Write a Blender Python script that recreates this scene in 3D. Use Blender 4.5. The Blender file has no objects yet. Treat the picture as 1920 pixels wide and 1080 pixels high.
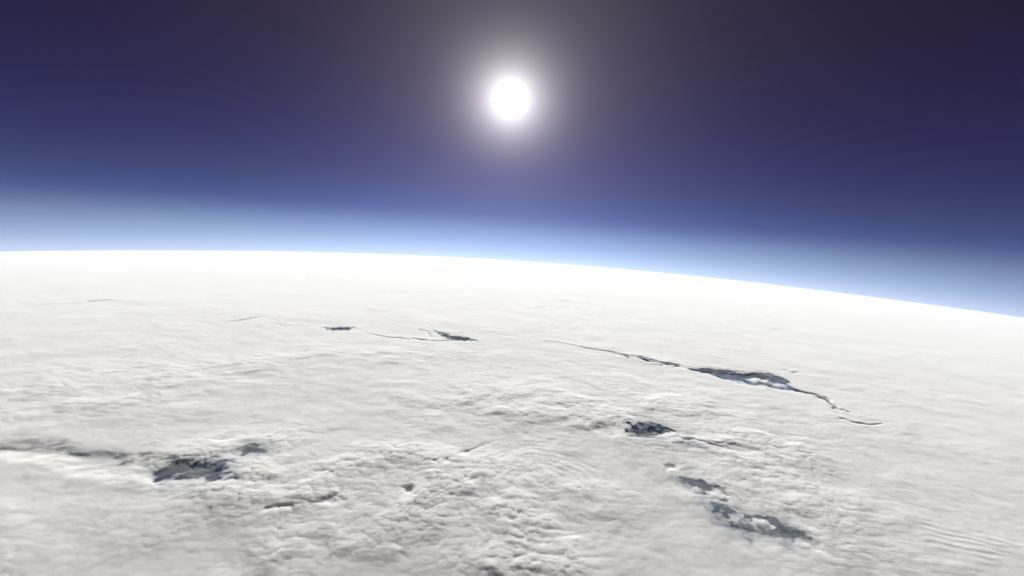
import bpy, math
import numpy as np
from mathutils import Matrix, Vector

# ---------------------------------------------------------------- camera
R_EARTH = 6371000.0          # z = 0 is sea level straight below the camera
CAM_H = 32000.0              # balloon height
VEIL = 2.0                  # thinnest the sheet gets (metres)
DECK_H = 640.0              # mean top of the cloud sheet
F_PX = 806.0                 # focal length in pixels of a 1920 px wide picture
PITCH, ROLL = math.radians(9.3), math.radians(3.7)

F = np.array([0, math.cos(PITCH), -math.sin(PITCH)])
U0 = np.array([0, math.sin(PITCH), math.cos(PITCH)])
X0 = np.array([1.0, 0, 0])
X = math.cos(ROLL) * X0 + math.sin(ROLL) * U0
U = -math.sin(ROLL) * X0 + math.cos(ROLL) * U0

scene = bpy.context.scene
cam_data = bpy.data.cameras.new("camera")
cam = bpy.data.objects.new("camera", cam_data)
scene.collection.objects.link(cam)
cam.matrix_world = Matrix(((X[0], U[0], -F[0], 0), (X[1], U[1], -F[1], 0),
                           (X[2], U[2], -F[2], CAM_H), (0, 0, 0, 1)))
cam_data.sensor_width = 36.0
cam_data.lens = 36.0 * F_PX / 1920.0
cam_data.clip_start = 10.0
cam_data.clip_end = 4.0e6
scene.camera = cam


def ray(px, py):
    """direction in the world of a pixel of the 1920 x 1080 photograph"""
    d = F * F_PX + X * (px - 960.0) + U * (540.0 - py)
    return d / np.linalg.norm(d)


def on_deck(px, py, h=DECK_H):
    """pixel -> place on the cloud sheet (metres east, metres ahead along the ground)"""
    d = ray(px, py)
    rc = R_EARTH + CAM_H
    b = rc * d[2]
    disc = b * b - (rc * rc - (R_EARTH + h) ** 2)
    t = -b - math.sqrt(max(disc, 0.0))
    p = np.array([0, 0, rc]) + t * d
    th = math.atan2(math.hypot(p[0], p[1]), p[2])
    az = math.atan2(p[0], p[1])
    return np.array([R_EARTH * th * math.sin(az), R_EARTH * th * math.cos(az)])


def to_world(u, v, h):
    r = np.hypot(u, v)
    th = r / R_EARTH
    rr = R_EARTH + h
    s = np.where(r > 1e-6, np.sin(th) / np.maximum(r, 1e-6), 1.0 / R_EARTH)
    return rr * s * u, rr * s * v, h - rr * 2.0 * np.sin(th / 2) ** 2


# ---------------------------------------------------------------- sun, sky, exposure
EXPOSURE = 1.42
SUN_DIR = ray(957, 186)
SUN_EL = math.asin(SUN_DIR[2])
SUN_AZ = math.atan2(SUN_DIR[0], SUN_DIR[1])
DIP = math.acos((R_EARTH + DECK_H) / (R_EARTH + CAM_H))

sl = bpy.data.lights.new("sunlight", 'SUN')
sl.energy = 3.0
sl.angle = math.radians(0.53)
sl.color = (1.0, 0.978, 0.92)
slo = bpy.data.objects.new("sunlight", sl)
scene.collection.objects.link(slo)
slo.location = (0, 0, CAM_H + 500)
slo.rotation_euler = Vector(-SUN_DIR).to_track_quat('-Z', 'Y').to_euler()

world = bpy.data.worlds.new("World")
scene.world = world
world.use_nodes = True
wn, wl = world.node_tree.nodes, world.node_tree.links
wn.clear()
w_out = wn.new('ShaderNodeOutputWorld')


def wmath(op, a, b=None, clamp=False):
    n = wn.new('ShaderNodeMath')
    n.operation = op
    n.use_clamp = clamp
    for i, q in enumerate((a, b)):
        if q is None:
            continue
        if isinstance(q, (int, float)):
            n.inputs[i].default_value = q
        else:
            wl.new(q, n.inputs[i])
    return n.outputs[0]


tc = wn.new('ShaderNodeTexCoord')
nrm = wn.new('ShaderNodeVectorMath'); nrm.operation = 'NORMALIZE'
wl.new(tc.outputs['Generated'], nrm.inputs[0])
sep = wn.new('ShaderNodeSeparateXYZ')
wl.new(nrm.outputs[0], sep.inputs[0])
# real sky seen from the stratosphere: its horizon lies below eye level by the dip
shift = wn.new('ShaderNodeVectorMath'); shift.operation = 'ADD'
wl.new(nrm.outputs[0], shift.inputs[0])
shift.inputs[1].default_value = (0, 0, math.sin(DIP))
sky = wn.new('ShaderNodeTexSky')
sky.sky_type = 'NISHITA'
sky.sun_disc = False
sky.sun_elevation = SUN_EL + DIP
sky.sun_rotation = SUN_AZ
sky.altitude = 60000
sky.air_density = 1.0
sky.dust_density = 0.3
sky.ozone_density = 2.0
wl.new(shift.outputs[0], sky.inputs['Vector'])
bg = wn.new('ShaderNodeBackground')
wl.new(sky.outputs[0], bg.inputs[0])
bg.inputs[1].default_value = 0.05
# aureole of the sun
dot = wn.new('ShaderNodeVectorMath'); dot.operation = 'DOT_PRODUCT'
wl.new(nrm.outputs[0], dot.inputs[0])
dot.inputs[1].default_value = tuple(SUN_DIR)
ang = wmath('ARCCOSINE', wmath('MINIMUM', dot.outputs['Value'], 0.9999999))


def lobe(sig, amp, col, power=1.0):
    g = wmath('MULTIPLY', wmath('EXPONENT', wmath('MULTIPLY', wmath('POWER', wmath('DIVIDE', ang, sig), power), -1.0)), amp)
    e = wn.new('ShaderNodeBackground')
    e.inputs[0].default_value = (*col, 1)
    wl.new(g, e.inputs[1])
    return e.outputs[0]


def wadd(a, b):
    n = wn.new('ShaderNodeAddShader')
    wl.new(a, n.inputs[0]); wl.new(b, n.inputs[1])
    return n.outputs[0]


# air along the limb of the Earth: thickest at the horizon, thinning upwards, brighter towards the sun
elev = wmath('MAXIMUM', wmath('ADD', wmath('ARCSINE', sep.outputs[2]), DIP), 0.0)


def limb(scale, col, sun_gain, sun_width):
    g = wmath('EXPONENT', wmath('DIVIDE', elev, -scale))
    ph = wmath('EXPONENT', wmath('MULTIPLY', wmath('POWER', wmath('DIVIDE', ang, sun_width), 2.0), -1.0))
    g = wmath('MULTIPLY', g, wmath('ADD', wmath('MULTIPLY', ph, sun_gain), 1.0))
    e = wn.new('ShaderNodeBackground')
    e.inputs[0].default_value = (*col, 1)
    wl.new(wmath('MULTIPLY', g, SKY_GAIN), e.inputs[1])
    return e.outputs[0]


SKY_GAIN = 1.0 / 2.0 ** EXPOSURE
DG = math.radians
s = bg.outputs[0]
s = wadd(s, limb(DG(1.3), (0.45, 0.35, 0.18), 0.0, DG(25)))
s = wadd(s, limb(DG(4.0), (0.13, 0.27, 0.50), 0.9, DG(28)))
s = wadd(s, limb(DG(13.0), (0.034, 0.034, 0.19), 0.9, DG(30)))
s = wadd(s, limb(10.0, (0.009, 0.004, 0.008), 0.0, DG(20)))
s = wadd(s, lobe(DG(2.0), 2.6 * SKY_GAIN, (1.0, 0.97, 0.98)))
s = wadd(s, lobe(DG(9.0), 0.20 * SKY_GAIN, (1.0, 0.86, 0.85)))
s = wadd(s, lobe(DG(22.0), 0.032 * SKY_GAIN, (0.95, 0.88, 1.0)))
wl.new(s, w_out.inputs[0])

vs = scene.view_settings
vs.view_transform = 'Standard'
vs.look = 'None'
vs.gamma = 1.0
vs.use_curve_mapping = False
vs.exposure = EXPOSURE
scene.cycles.use_denoising = True
scene.cycles.max_bounces = 22
scene.cycles.diffuse_bounces = 6
scene.cycles.volume_bounces = 22
scene.cycles.sample_clamp_indirect = 8.0


# ---------------------------------------------------------------- noise in metres on the ground
def _hash(ix, iy, seed):
    n = (ix.astype(np.int64) * 374761393 + iy.astype(np.int64) * 668265263 + seed * 974711) & 0xffffffff
    n = ((n ^ (n >> 13)) * 1274126177) & 0xffffffff
    n = ((n ^ (n >> 16)) * 2246822519) & 0xffffffff
    return ((n ^ (n >> 15)) & 0xffffff).astype(np.float32) / float(0xffffff)


def gnoise(x, y, seed):
    ix, iy = np.floor(x), np.floor(y)
    fx, fy = (x - ix).astype(np.float32), (y - iy).astype(np.float32)
    ix, iy = ix.astype(np.int64), iy.astype(np.int64)
    sx = fx * fx * fx * (fx * (fx * 6 - 15) + 10)
    sy = fy * fy * fy * (fy * (fy * 6 - 15) + 10)

    def corner(dx, dy):
        a = _hash(ix + dx, iy + dy, seed) * 6.2831853
        return np.cos(a) * (fx - dx) + np.sin(a) * (fy - dy)
    a, b, c, d = corner(0, 0), corner(1, 0), corner(0, 1), corner(1, 1)
    return ((a + (b - a) * sx) * (1 - sy) + (c + (d - c) * sx) * sy) * 1.5


def worley(x, y, seed):
    """round cells: 1 at the middle of a puff, 0 in the creases"""
    ix, iy = np.floor(x).astype(np.int64), np.floor(y).astype(np.int64)
    fx, fy = (x - ix).astype(np.float32), (y - iy).astype(np.float32)
    best = np.full(fx.shape, 9.0, np.float32)
    for dx in (-1, 0, 1):
        for dy in (-1, 0, 1):
            px = dx + 0.15 + 0.7 * _hash(ix + dx, iy + dy, seed)
            py = dy + 0.15 + 0.7 * _hash(ix + dx, iy + dy, seed + 77)
            best = np.minimum(best, (px - fx) ** 2 + (py - fy) ** 2)
    return 1.0 - np.minimum(best, 1.0)


def smooth(a, b, x):
    t = np.clip((x - a) / (b - a), 0, 1)
    return t * t * (3 - 2 * t)


def fbm(x, y, wl0, seed, octs, spacing=None, gain=0.5):
    out = np.zeros(x.shape, np.float32)
    amp, w = 1.0, wl0
    for o in range(octs):
        f = amp
        if spacing is not None:
            f = amp * (1 - smooth(0.22, 0.55, spacing / w))
            if f.max() < 1e-4:
                break
        out += f * gnoise(x / w + 13.1 * o, y / w - 7.7 * o, seed + o)
        amp *= gain
        w *= 0.5
    return out


def poly_distance(x, y, pts, closed):
    """distance to a polyline, and (closed) the sign: negative inside"""
    n = len(pts)
    d2 = np.full(x.shape, 1e30)
    par = np.zeros(x.shape)
    inside = np.zeros(x.shape, bool)
    segs = n if closed else n - 1
    for i in range(segs):
        ax, ay = pts[i]
        bx, by = pts[(i + 1) % n]
        vx, vy = bx - ax, by - ay
        t = np.clip(((x - ax) * vx + (y - ay) * vy) / (vx * vx + vy * vy), 0, 1)
        q = (x - ax - t * vx) ** 2 + (y - ay - t * vy) ** 2
        m = q < d2
        d2 = np.where(m, q, d2)
        par = np.where(m, i + t, par)
        if closed:
            c = ((ay > y) != (by > y)) & (x < (bx - ax) * (y - ay) / (by - ay + 1e-12) + ax)
            inside ^= c
    d = np.sqrt(d2)
    return (np.where(inside, -d, d), par)


# ---------------------------------------------------------------- shape of the cloud sheet
# openings: outline in photo pixels, thin cloud left inside, width of the edge, raggedness (metres)
HOLES = [
    ([(1283, 690), (1330, 689), (1380, 697), (1440, 700), (1468, 708), (1482, 722), (1500, 734), (1478, 733), (1440, 727), (1395, 719), (1352, 708), (1320, 700)], 3, 900, 1100),
    ([(1182, 800), (1196, 788), (1222, 792), (1252, 799), (1268, 810), (1300, 826), (1292, 832), (1258, 824), (1215, 822), (1178, 816)], 2, 1100, 700),
    ([(1268, 895), (1300, 893), (1328, 908), (1352, 918), (1338, 930), (1318, 938), (1296, 918)], 9, 1300, 700),
    ([(1335, 953), (1362, 950), (1400, 962), (1448, 972), (1492, 996), (1462, 1006), (1405, 1006), (1378, 992), (1352, 972)], 13, 1700, 900),
    ([(300, 886), (330, 872), (372, 870), (432, 868), (420, 882), (400, 900), (345, 897)], 11, 1700, 900),
    ([(440, 850), (462, 838), (490, 838), (498, 850), (470, 856), (450, 862)], 10, 1300, 600),
    ([(612, 617), (640, 612), (660, 615), (652, 620), (628, 620)], 4, 1100, 900),
    ([(822, 626), (845, 629), (880, 633), (876, 638), (850, 638), (836, 634)], 3, 1100, 900),
    ([(760, 916), (769, 913), (772, 920), (764, 923)], 8, 260, 250),
]
# cracks: points (photo pixel x, y, half width in metres, depth in metres)
CRACKS = [
    [(960, 633, 250, 250), (1010, 637, 300, 350), (1060, 646, 350, 500), (1100, 654, 400, 700), (1150, 661, 550, 1300), (1180, 669, 750, 2200), (1230, 679, 700, 2200), (1290, 691, 900, 2400)],
    [(1480, 730, 600, 2400), (1520, 739, 650, 2300), (1545, 748, 700, 2300), (1570, 764, 550, 2200), (1600, 775, 300, 900)],
    [(1578, 786, 300, 900), (1610, 791, 350, 1100), (1665, 798, 200, 500)],
    [(1296, 829, 260, 1800), (1320, 836, 220, 900), (1360, 846, 200, 500)],
    [(606, 614, 300, 900), (628, 617, 500, 1800), (668, 615, 250, 900)],
    [(690, 625, 300, 500), (735, 631, 250, 600), (775, 636, 250, 700), (800, 640, 400, 1400), (815, 641, 300, 1000), (850, 637, 300, 1000)],
    [(812, 620, 350, 1600), (826, 626, 400, 2000), (850, 634, 500, 2200), (878, 637, 350, 1800), (900, 640, 200, 700)],
    [(785, 617, 250, 500), (800, 624, 250, 700), (806, 634, 250, 800)],
    [(0, 576, 500, 260), (60, 573, 600, 400), (140, 569, 700, 700), (165, 566, 900, 1600), (190, 564, 900, 1500), (205, 563, 500, 300)],
    [(360, 606, 400, 250), (420, 604, 400, 500), (458, 601, 600, 1300), (490, 593, 400, 400)],
    [(490, 607, 300, 200), (560, 612, 300, 250), (600, 613, 300, 300)],
    [(960, 582, 500, 450), (1010, 577, 600, 700), (1030, 574, 500, 400)],
    [(1050, 566, 800, 1000), (1072, 565, 700, 700)],
    [(845, 622, 250, 350), (900, 625, 250, 400), (940, 628, 250, 350), (990, 634, 250, 250)],
    [(1640, 754, 200, 120), (1700, 757, 200, 170), (1760, 758, 200, 120)],
    [(1280, 655, 250, 200), (1330, 657, 300, 350), (1385, 656, 250, 200)],
    [(1440, 618, 450, 400), (1470, 618, 450, 500)],
    [(495, 830, 200, 700), (505, 826, 180, 500), (520, 815, 150, 250)],
    [(690, 612, 250, 250), (745, 607, 300, 400), (800, 602, 250, 250)],
    [(1458, 692, 350, 400), (1480, 697, 350, 600), (1500, 698, 250, 300)],
]
# soft hollows: outline in photo pixels, depth, wall width
HOLLOWS = [
    ([(-60, 830), (60, 826), (160, 836), (250, 848), (330, 856), (420, 866), (432, 884), (400, 904), (330, 904), (220, 903), (150, 890), (115, 870), (60, 862), (-60, 858)], 470, 2000),
    ([(190, 852), (240, 846), (290, 866), (280, 878), (220, 870)], 350, 1200),
    ([(500, 955), (545, 946), (600, 938), (640, 918), (654, 922), (640, 936), (600, 948), (540, 956)], 330, 900),
    ([(820, 868), (850, 850), (890, 838), (925, 824), (935, 830), (880, 850), (838, 872)], 300, 1000),
    ([(1105, 800), (1140, 790), (1180, 800), (1180, 818), (1140, 822), (1110, 812)], 240, 1300),
    ([(1240, 872), (1268, 866), (1275, 880), (1250, 886)], 220, 700),
    ([(1300, 826), (1400, 838), (1440, 850), (1400, 854), (1330, 842)], 200, 900),
    ([(1440, 990), (1500, 1000), (1550, 1020), (1545, 1040), (1480, 1012)], 220, 1300),
]
# lively, lumpy areas: photo pixel x, y, radius in pixels across / along, strength
LUMPY = [(1000, 760, 260, 45, 1.0), (1250, 780, 160, 40, 1.2), (1400, 820, 120, 35, 0.9), (620, 890, 190, 55, 1.2), (470, 870, 90, 50, 0.9),
         (960, 960, 190, 90, 0.65), (1010, 1050, 160, 60, 0.65), (820, 905, 90, 50, 1.1), (330, 860, 120, 30, 0.6), (140, 740, 150, 45, 0.8),
         (450, 690, 200, 25, 0.7), (700, 665, 200, 16, 0.6), (1300, 730, 200, 25, 0.4), (560, 1040, 120, 50, 0.7), (860, 1030, 100, 60, 0.5), (1430, 940, 120, 50, 0.6),
         (1750, 1010, 200, 60, 0.35)]


def deck_height(u, v, spacing):
    sh = u.shape
    r = np.hypot(u, v)
    # sweep of the wind: the pattern turns round the dome in front
    cu, cv = on_deck(1010, 920)
    du, dv = u - cu, v - cv
    rr2 = (du * du + dv * dv) / 13000.0 ** 2
    a = 0.7 * np.exp(-rr2)
    ca, sa = np.cos(a), np.sin(a)
    pu, pv = cu + ca * du - sa * dv, cv + sa * du + ca * dv
    w1 = fbm(u, v, 9000, 11, 3, spacing)
    w2 = fbm(u, v, 9000, 31, 3, spacing)
    pu = pu + 1500 * w1
    pv = pv + 1500 * w2
    h = 90 * fbm(u, v, 52000, 1, 3, spacing) + 60 * fbm(pu, pv, 12000, 5, 3, spacing)

    lump = 0.28 + 0.25 * smooth(-0.2, 0.7, fbm(u, v, 30000, 51, 3))
    for (px, py, rx, ry, k) in LUMPY:
        c = on_deck(px, py)
        e1 = np.linalg.norm(on_deck(px + rx, py) - c)
        dd = on_deck(px, py + ry) - on_deck(px, py - ry)
        e2 = 0.5 * np.linalg.norm(dd)
        ax = dd / np.linalg.norm(dd)
        q2 = ((u - c[0]) * ax[0] + (v - c[1]) * ax[1]) / e2
        q1 = ((u - c[0]) * ax[1] - (v - c[1]) * ax[0]) / e1
        lump = lump + k * np.exp(-(q1 * q1 + q2 * q2))
    lump = np.minimum(lump, 1.25)

    wob = fbm(u, v, 3600, 71, 4, spacing, 0.6)
    # puffs (round cells of several sizes), streaks and ripples of the smooth parts
    def lod(w):
        return 1 - smooth(0.25, 0.6, spacing / w)

    def dome(q):
        return np.sqrt(np.maximum(q, 0.0))
    qu, qv = u + 500 * w1 + 160 * wob, v + 500 * w2 + 160 * wob
    puff = 90 * dome(worley(qu / 2600, qv / 2600, 3)) * lod(2600)
    puff += 130 * dome(worley(qu / 1100, qv / 1100, 4)) * lod(1100)
    near = r < 150000
    fine = np.zeros(sh, np.float32)
    fine[near] = 95 * dome(worley(qu[near] / 520, qv[near] / 520, 8)) * lod(520)[near]
    bulge = (puff + fine) / 315.0 - 0.6       # puffs lean out over the openings
    # openings
    inner = np.zeros(sh)                 # 0 outside .. 1 on the floor
    floor = np.zeros(sh)
    rim = np.full(sh, 1e9)
    for outline, fl, wall, rag in HOLES:
        pts = np.array([on_deck(*p) for p in outline])
        lo, hi = pts.min(0) - 14000, pts.max(0) + 14000
        m = (u > lo[0]) & (u < hi[0]) & (v > lo[1]) & (v < hi[1])
        d, _ = poly_distance(u[m], v[m], pts, True)
        d = d + rag * 1.2 * wob[m] + 420 * bulge[m]
        k = np.clip((wall * 1.7 - d) / (wall * 2.1), 0, 1)
        new = k > inner[m]
        inner[m] = np.where(new, k, inner[m])
        floor[m] = np.where(new, fl, floor[m])
        rim[m] = np.minimum(rim[m], np.abs(d))
    cut = np.zeros(sh)
    for line in CRACKS:
        L = np.array([(*on_deck(p[0], p[1]), p[2], p[3]) for p in line])
        lo, hi = L[:, :2].min(0) - 9000, L[:, :2].max(0) + 9000
        m = (u > lo[0]) & (u < hi[0]) & (v > lo[1]) & (v < hi[1])
        d, t = poly_distance(u[m] + 900 * w1[m] + 500 * wob[m], v[m] + 1600 * w2[m] + 900 * wob[m], L[:, :2], False)
        ww = np.interp(t, range(len(L)), L[:, 2]) * (1 + 0.9 * wob[m])
        dep = np.interp(t, range(len(L)), L[:, 3])
        ww = np.maximum(ww, 1.0 * np.minimum(spacing[m], 1200))
        k = 1 - smooth(ww * 0.4, ww * 1.7, d)
        end = np.minimum(smooth(0, 0.35, t), smooth(0, 0.35, len(L) - 1 - t))
        cut[m] = np.maximum(cut[m], k * dep * (0.15 + 0.85 * end))
        rim[m] = np.minimum(rim[m], np.abs(d) + 400)
    hollow = np.zeros(sh)
    for outline, dep, wall in HOLLOWS:
        pts = np.array([on_deck(*p) for p in outline])
        lo, hi = pts.min(0) - 9000, pts.max(0) + 9000
        m = (u > lo[0]) & (u < hi[0]) & (v > lo[1]) & (v < hi[1])
        d, _ = poly_distance(u[m], v[m], pts, True)
        d = d + 700 * wob[m] + 300 * bulge[m]
        hollow[m] = np.maximum(hollow[m], dep * smooth(wall * 0.4, -wall, d))
    lump = np.minimum(lump + 0.25 * np.exp(-rim / 2200.0), 1.3)

    puff = (puff + fine) * np.maximum(lump - 0.02, 0.0) * (0.75 + 0.5 * smooth(-0.4, 0.4, w1))
    streak = 26 * fbm(pu * 0.6, pv, 2600, 21, 4, spacing, 0.55)
    rr = np.sqrt(rr2) * 13000.0
    ring = np.sin(6.2832 * (rr + 500 * w1 + 250 * wob) / 1150.0) * np.exp(-((rr - 7000) / 4000.0) ** 2) * smooth(0.1, 0.6, fbm(u, v, 5000, 91, 2) + 0.4)
    e = on_deck(1790, 1010)
    train = np.exp(-((u - e[0]) / 9000.0) ** 2 - ((v - e[1]) / 6500.0) ** 2)
    wave = np.sin(6.2832 * (v * 0.94 + u * 0.2 + 900 * w1 + 350 * wob) / 1050.0) * train * smooth(-0.3, 0.3, fbm(u, v, 4000, 95, 2))
    h = h + puff + streak * (0.5 + 0.4 * lump) + (15 * ring + 18 * wave) * lod(1100)
    h = h - 0.55 * hollow
    # in the openings the sheet thins out to a veil: its top sags a little, its base rises
    gap = np.minimum(1.0, np.maximum(inner, cut / 2000.0))
    top = DECK_H + h - 240 * (1 - np.exp(-cut / 700.0)) - 110 * inner
    body = 540.0 * (1 - gap) ** 2
    wisp = fbm(u, v * 1.3, 1500, 131, 3, spacing, 0.6)
    ragged = 70.0 * (wisp + 0.5 * bulge) * smooth(0.25, 0.75, gap) * (1 - 0.8 * smooth(0.75, 0.97, gap))
    film = floor * (0.8 + 0.55 * fbm(u + 900 * w2, v, 4200, 141, 3, spacing)) * smooth(0.5, 0.9, inner)
    thick = np.maximum(body + ragged - 0.4 * hollow * (1 - gap), film)
    thick = np.maximum(thick, VEIL)
    top = np.maximum(top, 160.0)
    return top, np.minimum(thick, top - 15.0)


def new_mesh(name, verts, faces_n, loops, smooth_shade=True):
    me = bpy.data.meshes.new(name)
    nf = len(loops) // faces_n
    me.vertices.add(len(verts))
    me.vertices.foreach_set("co", np.asarray(verts, np.float32).ravel())
    me.loops.add(len(loops))
    me.loops.foreach_set("vertex_index", np.asarray(loops, np.int32))
    me.polygons.add(nf)
    me.polygons.foreach_set("loop_start", np.arange(0, nf * faces_n, faces_n, dtype=np.int32))
    if smooth_shade:
        me.polygons.foreach_set("use_smooth", np.ones(nf, bool))
    me.update(calc_edges=True)
    return me


def link(name, me, mat, parent=None, **props):
    o = bpy.data.objects.new(name, me)
    scene.collection.objects.link(o)
    if mat:
        me.materials.append(mat)
    if parent:
        o.parent = parent
    for k, q in props.items():
        o[k] = q
    return o


def grid_loops(nr, nc):
    i = np.arange(nr - 1)[:, None] * nc + np.arange(nc - 1)[None, :]
    return np.stack([i, i + 1, i + nc + 1, i + nc], -1).ravel()


# ---------------------------------------------------------------- materials
def cloud_material(name, free_path):
    m = bpy.data.materials.new(name)
    m.use_nodes = True
    nt = m.node_tree
    nt.nodes.clear()
    o = nt.nodes.new('ShaderNodeOutputMaterial')
    q = nt.nodes.new('ShaderNodeVolumeScatter')
    q.inputs['Color'].default_value = (0.990, 0.9895, 1.0, 1)
    q.inputs['Density'].default_value = 1.0 / free_path
    q.inputs['Anisotropy'].default_value = 0.12
    nt.links.new(q.outputs[0], o.inputs['Volume'])
    return m


cloud_mat = cloud_material("cloud", 95.0)

sea_mat = bpy.data.materials.new("sea_water")
sea_mat.use_nodes = True
b = sea_mat.node_tree.nodes['Principled BSDF']
b.inputs['Base Color'].default_value = (0.05, 0.095, 0.22, 1)
b.inputs['Roughness'].default_value = 0.55
b.inputs['Specular IOR Level'].default_value = 0.0

# ---------------------------------------------------------------- sea and cloud sheet on the round Earth
th_h = math.acos((R_EARTH + DECK_H) / (R_EARTH + CAM_H))
rc = R_EARTH + CAM_H


def ground_arc(dep):
    """depression angle -> metres along the ground to the cloud sheet"""
    rd = R_EARTH + DECK_H
    s = rc * np.sin(dep)
    t = s - np.sqrt(np.maximum(s * s - (rc * rc - rd * rd), 0))
    return R_EARTH * np.arctan2(t * np.cos(dep), rc - t * np.sin(dep))


NR, NC = 580, 1160
dep_max = math.radians(47)
tt = np.linspace(1, 0, NR - 30) ** 1.5
arc = ground_arc(th_h + 1e-7 + (dep_max - th_h) * tt)
arc = np.concatenate([arc, arc[-1] * np.linspace(1.008, 1.22, 30)])
az = np.radians(np.linspace(-58, 58, NC))
rr = np.repeat(arc[:, None], NC, 1)
uu, vv = rr * np.sin(az)[None, :], rr * np.cos(az)[None, :]
spacing = np.maximum(np.gradient(arc)[:, None] * 0.55, rr * (az[1] - az[0]))
hh, thick = deck_height(uu, vv, spacing)
x, y, z = to_world(uu, vv, hh)
top_v = np.stack([x, y, z], -1).reshape(-1, 3)
# underside of the sheet, and the outer edge
x, y, z = to_world(uu, vv, hh - thick)
low_v = np.stack([x, y, z], -1).reshape(-1, 3)
# both faces are split along the same diagonal; where the sheet has thinned to nothing there is an opening
q = grid_loops(NR, NC).reshape(-1, 4)
q = q[thick.ravel()[q].max(1) > VEIL + 0.01]
tri = np.concatenate([q[:, [0, 1, 2]], q[:, [0, 2, 3]]])
top_l = tri.ravel()
low_l = tri[:, ::-1].ravel() + len(top_v)


def skirt(top_i, low_i, flip):
    """strip of quads between an edge of the top and the same edge of the underside"""
    out = []
    for k in range(len(low_i) - 1):
        a, b_ = top_i[k], top_i[k + 1]
        for t in ([a, b_, low_i[k + 1]], [a, low_i[k + 1], low_i[k]]):
            out += t if flip else t[::-1]
    return out


ti = np.arange(NR * NC).reshape(NR, NC)
li = ti + len(top_v)
sk = skirt(ti[0], li[0], False) + skirt(ti[-1], li[-1], True) + skirt(ti[:, 0], li[:, 0], True) + skirt(ti[:, -1], li[:, -1], False)
me = new_mesh("cloud_deck", np.concatenate([top_v, low_v]), 3, np.concatenate([top_l, low_l, np.array(sk)]))
link("cloud_deck", me, cloud_mat, kind="stuff", label="unbroken white cloud deck with lumpy tops reaching to the curved horizon", category="clouds")

# sea under it
arcs = np.linspace(0, arc[-1], 140)
az2 = np.radians(np.linspace(-180, 180, 241))
ru = np.repeat(arcs[:, None], len(az2), 1)
x, y, z = to_world(ru * np.sin(az2), ru * np.cos(az2), np.zeros_like(ru))
me = new_mesh("sea", np.stack([x, y, z], -1).reshape(-1, 3), 4, grid_loops(len(arcs), len(az2)))
link("sea", me, sea_mat, kind="structure")

# ---------------------------------------------------------------- the sun: a ball of glowing, see-through gas
SUN_DIST = 2.4e6
sun_mat = bpy.data.materials.new("sun_glow")
sun_mat.use_nodes = True
nt = sun_mat.node_tree
nt.nodes.clear()
so = nt.nodes.new('ShaderNodeOutputMaterial')
se = nt.nodes.new('ShaderNodeEmission')
se.inputs[0].default_value = (1, 0.98, 0.97, 1)
se.inputs[1].default_value = 1.5
st = nt.nodes.new('ShaderNodeBsdfTransparent')
sa = nt.nodes.new('ShaderNodeAddShader')
nt.links.new(se.outputs[0], sa.inputs[0])
nt.links.new(st.outputs[0], sa.inputs[1])
nt.links.new(sa.outputs[0], so.inputs[0])
import bmesh
bm = bmesh.new()
bmesh.ops.create_icosphere(bm, subdivisions=4, radius=SUN_DIST * math.tan(math.radians(2.3)))
me = bpy.data.meshes.new("sun")
bm.to_mesh(me)
bm.free()
so_ = link("sun", me, sun_mat, label="blazing white sun in the dark violet sky above the clouds", category="sun")
so_.location = Vector(SUN_DIR * SUN_DIST) + Vector((0, 0, CAM_H))


# ---------------------------------------------------------------- single puffs of cloud adrift in the openings
puff_mat = cloud_material("puff_cloud", 420.0)


def cloud_puff(px, py, width_px, tall, height, label, seed):
    c = on_deck(px, py, height)
    wx, wy, wz = to_world(np.array([c[0]]), np.array([c[1]]), np.array([height]))
    p = Vector((wx[0], wy[0], wz[0]))
    rad = 0.5 * width_px / F_PX * (p - Vector((0, 0, CAM_H))).length
    bm = bmesh.new()
    bmesh.ops.create_icosphere(bm, subdivisions=5, radius=1.0)
    co = np.array([v.co[:] for v in bm.verts])
    # lumps: union-like swelling from a handful of round heads
    rng = np.random.default_rng(seed)
    heads = rng.normal(size=(80, 3)); heads[:, 2] = np.abs(heads[:, 2]) * 0.7
    heads /= np.linalg.norm(heads, axis=1)[:, None]
    size = rng.uniform(0.14, 0.42, 80)
    disp = np.zeros(len(co))
    for hd, sz in zip(heads, size):
        a = np.arccos(np.clip(co @ hd, -1, 1))
        disp = np.maximum(disp, sz * np.sqrt(np.maximum(1 - (a / (sz * 1.1)) ** 2, 0)))
    az_, el_ = np.arctan2(co[:, 1], co[:, 0]), np.arcsin(np.clip(co[:, 2], -1, 1))
    disp += 0.28 * (np.sqrt(worley(co[:, 0] * 5 + 3.7 * co[:, 2] + seed, co[:, 1] * 5 - 3.7 * co[:, 2], seed)) - 0.4) + 0.3 * gnoise(co[:, 0] * 2.5 + seed, co[:, 1] * 2.5 + co[:, 2] * 2, seed)
    rr_ = 0.4 + 1.05 * disp
    co = co * rr_[:, None] * np.array([1.0, 0.8, tall])
    co[:, 2] = np.where(co[:, 2] < 0, co[:, 2] * 0.45, co[:, 2])
    for v, q in zip(bm.verts, co * rad):
        v.co = q
        # smooth shading below
    for f_ in bm.faces:
        f_.smooth = True
    me = bpy.data.meshes.new("cloud_puff")
    bm.to_mesh(me)
    bm.free()
    o = link("cloud_puff", me, puff_mat, label=label, category="cloud", group="puffs of cloud in the gaps of the deck")
    o.location = p
    return o


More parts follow.
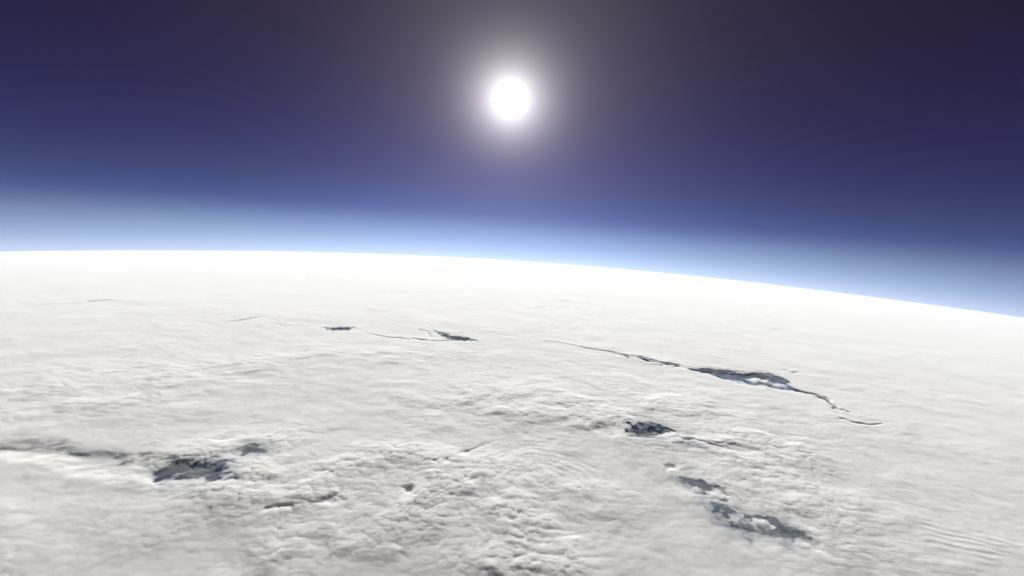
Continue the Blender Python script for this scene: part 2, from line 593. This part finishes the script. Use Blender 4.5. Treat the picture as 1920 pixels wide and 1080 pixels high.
for k, args in enumerate([
    (1386, 976, 36, 0.45, 420, "small round white cloud puff inside the long grey gap below the wedge-shaped one"),
    (1428, 990, 46, 0.4, 330, "broad flat-based grey cloud bank lying along the floor of the long grey gap"),
    (1308, 920, 22, 0.5, 420, "tiny white cloud puff inside the wedge-shaped grey gap"),
    (1345, 934, 40, 0.4, 480, "bright cloud knob between the wedge-shaped gap and the long grey gap"),
    (1262, 823, 50, 0.3, 440, "smooth white cloud pillow on the lip of the deep blue gap"),
    (1422, 716, 40, 0.25, 420, "ragged white cloud patch inside the widest part of the long blue crack"),
    (1462, 724, 26, 0.25, 420, "small white cloud scrap at the end of the blue crack's widest part"),
    (246, 862, 26, 0.3, 450, "small pale cloud puff in the shallow trough leading to the violet gap"),
]):
    cloud_puff(*args, seed=5 + k)

# ---------------------------------------------------------------- the air: one closed shell, curved with the Earth, round the camera and everything below
hz = bpy.data.materials.new("thin_air")
hz.use_nodes = True
nt = hz.node_tree
nt.nodes.clear()
ho = nt.nodes.new('ShaderNodeOutputMaterial')
hv = nt.nodes.new('ShaderNodeVolumePrincipled')
hv.inputs['Color'].default_value = (0.58, 0.79, 1.0, 1)
hv.inputs['Density'].default_value = 3.8e-7
hv.inputs['Anisotropy'].default_value = 0.15
nt.links.new(hv.outputs[0], ho.inputs['Volume'])
n_arc, n_az = 130, 130
ra = np.concatenate([[0.0], np.linspace(3000.0, 1.3e6, n_arc - 1)])
aa = np.linspace(0, 2 * np.pi, n_az, endpoint=False)
verts, loops = [], []
for hgt in (CAM_H + 400.0, -500.0):
    g_r, g_a = np.meshgrid(ra[1:], aa, indexing='ij')
    x, y, z = to_world(g_r * np.sin(g_a), g_r * np.cos(g_a), np.full_like(g_r, hgt))
    verts.append(np.concatenate([[[0, 0, hgt]], np.stack([x, y, z], -1).reshape(-1, 3)]))
nv = len(verts[0])
tris = []
for off, up in ((0, True), (nv, False)):
    for j in range(n_az):
        k = (j + 1) % n_az
        q = [(off, off + 1 + j, off + 1 + k)]          # innermost fan
        i0 = off + 1 + np.arange(n_arc - 2) * n_az
        a, b_, c, d = i0 + j, i0 + k, i0 + n_az + k, i0 + n_az + j
        t = np.concatenate([np.array(q), np.stack([a, c, b_], 1), np.stack([a, d, c], 1)])
        tris.append(t[:, ::-1] if up else t)
e0, e1 = 1 + (n_arc - 2) * n_az, nv + 1 + (n_arc - 2) * n_az
for j in range(n_az):
    k = (j + 1) % n_az
    tris.append(np.array([(e0 + j, e0 + k, e1 + k), (e0 + j, e1 + k, e1 + j)]))
me = new_mesh("haze", np.concatenate(verts), 3, np.concatenate(tris).ravel())
bm = bmesh.new()
bm.from_mesh(me)
bmesh.ops.recalc_face_normals(bm, faces=bm.faces)
bm.to_mesh(me)
bm.free()
link("haze", me, hz, kind="stuff")
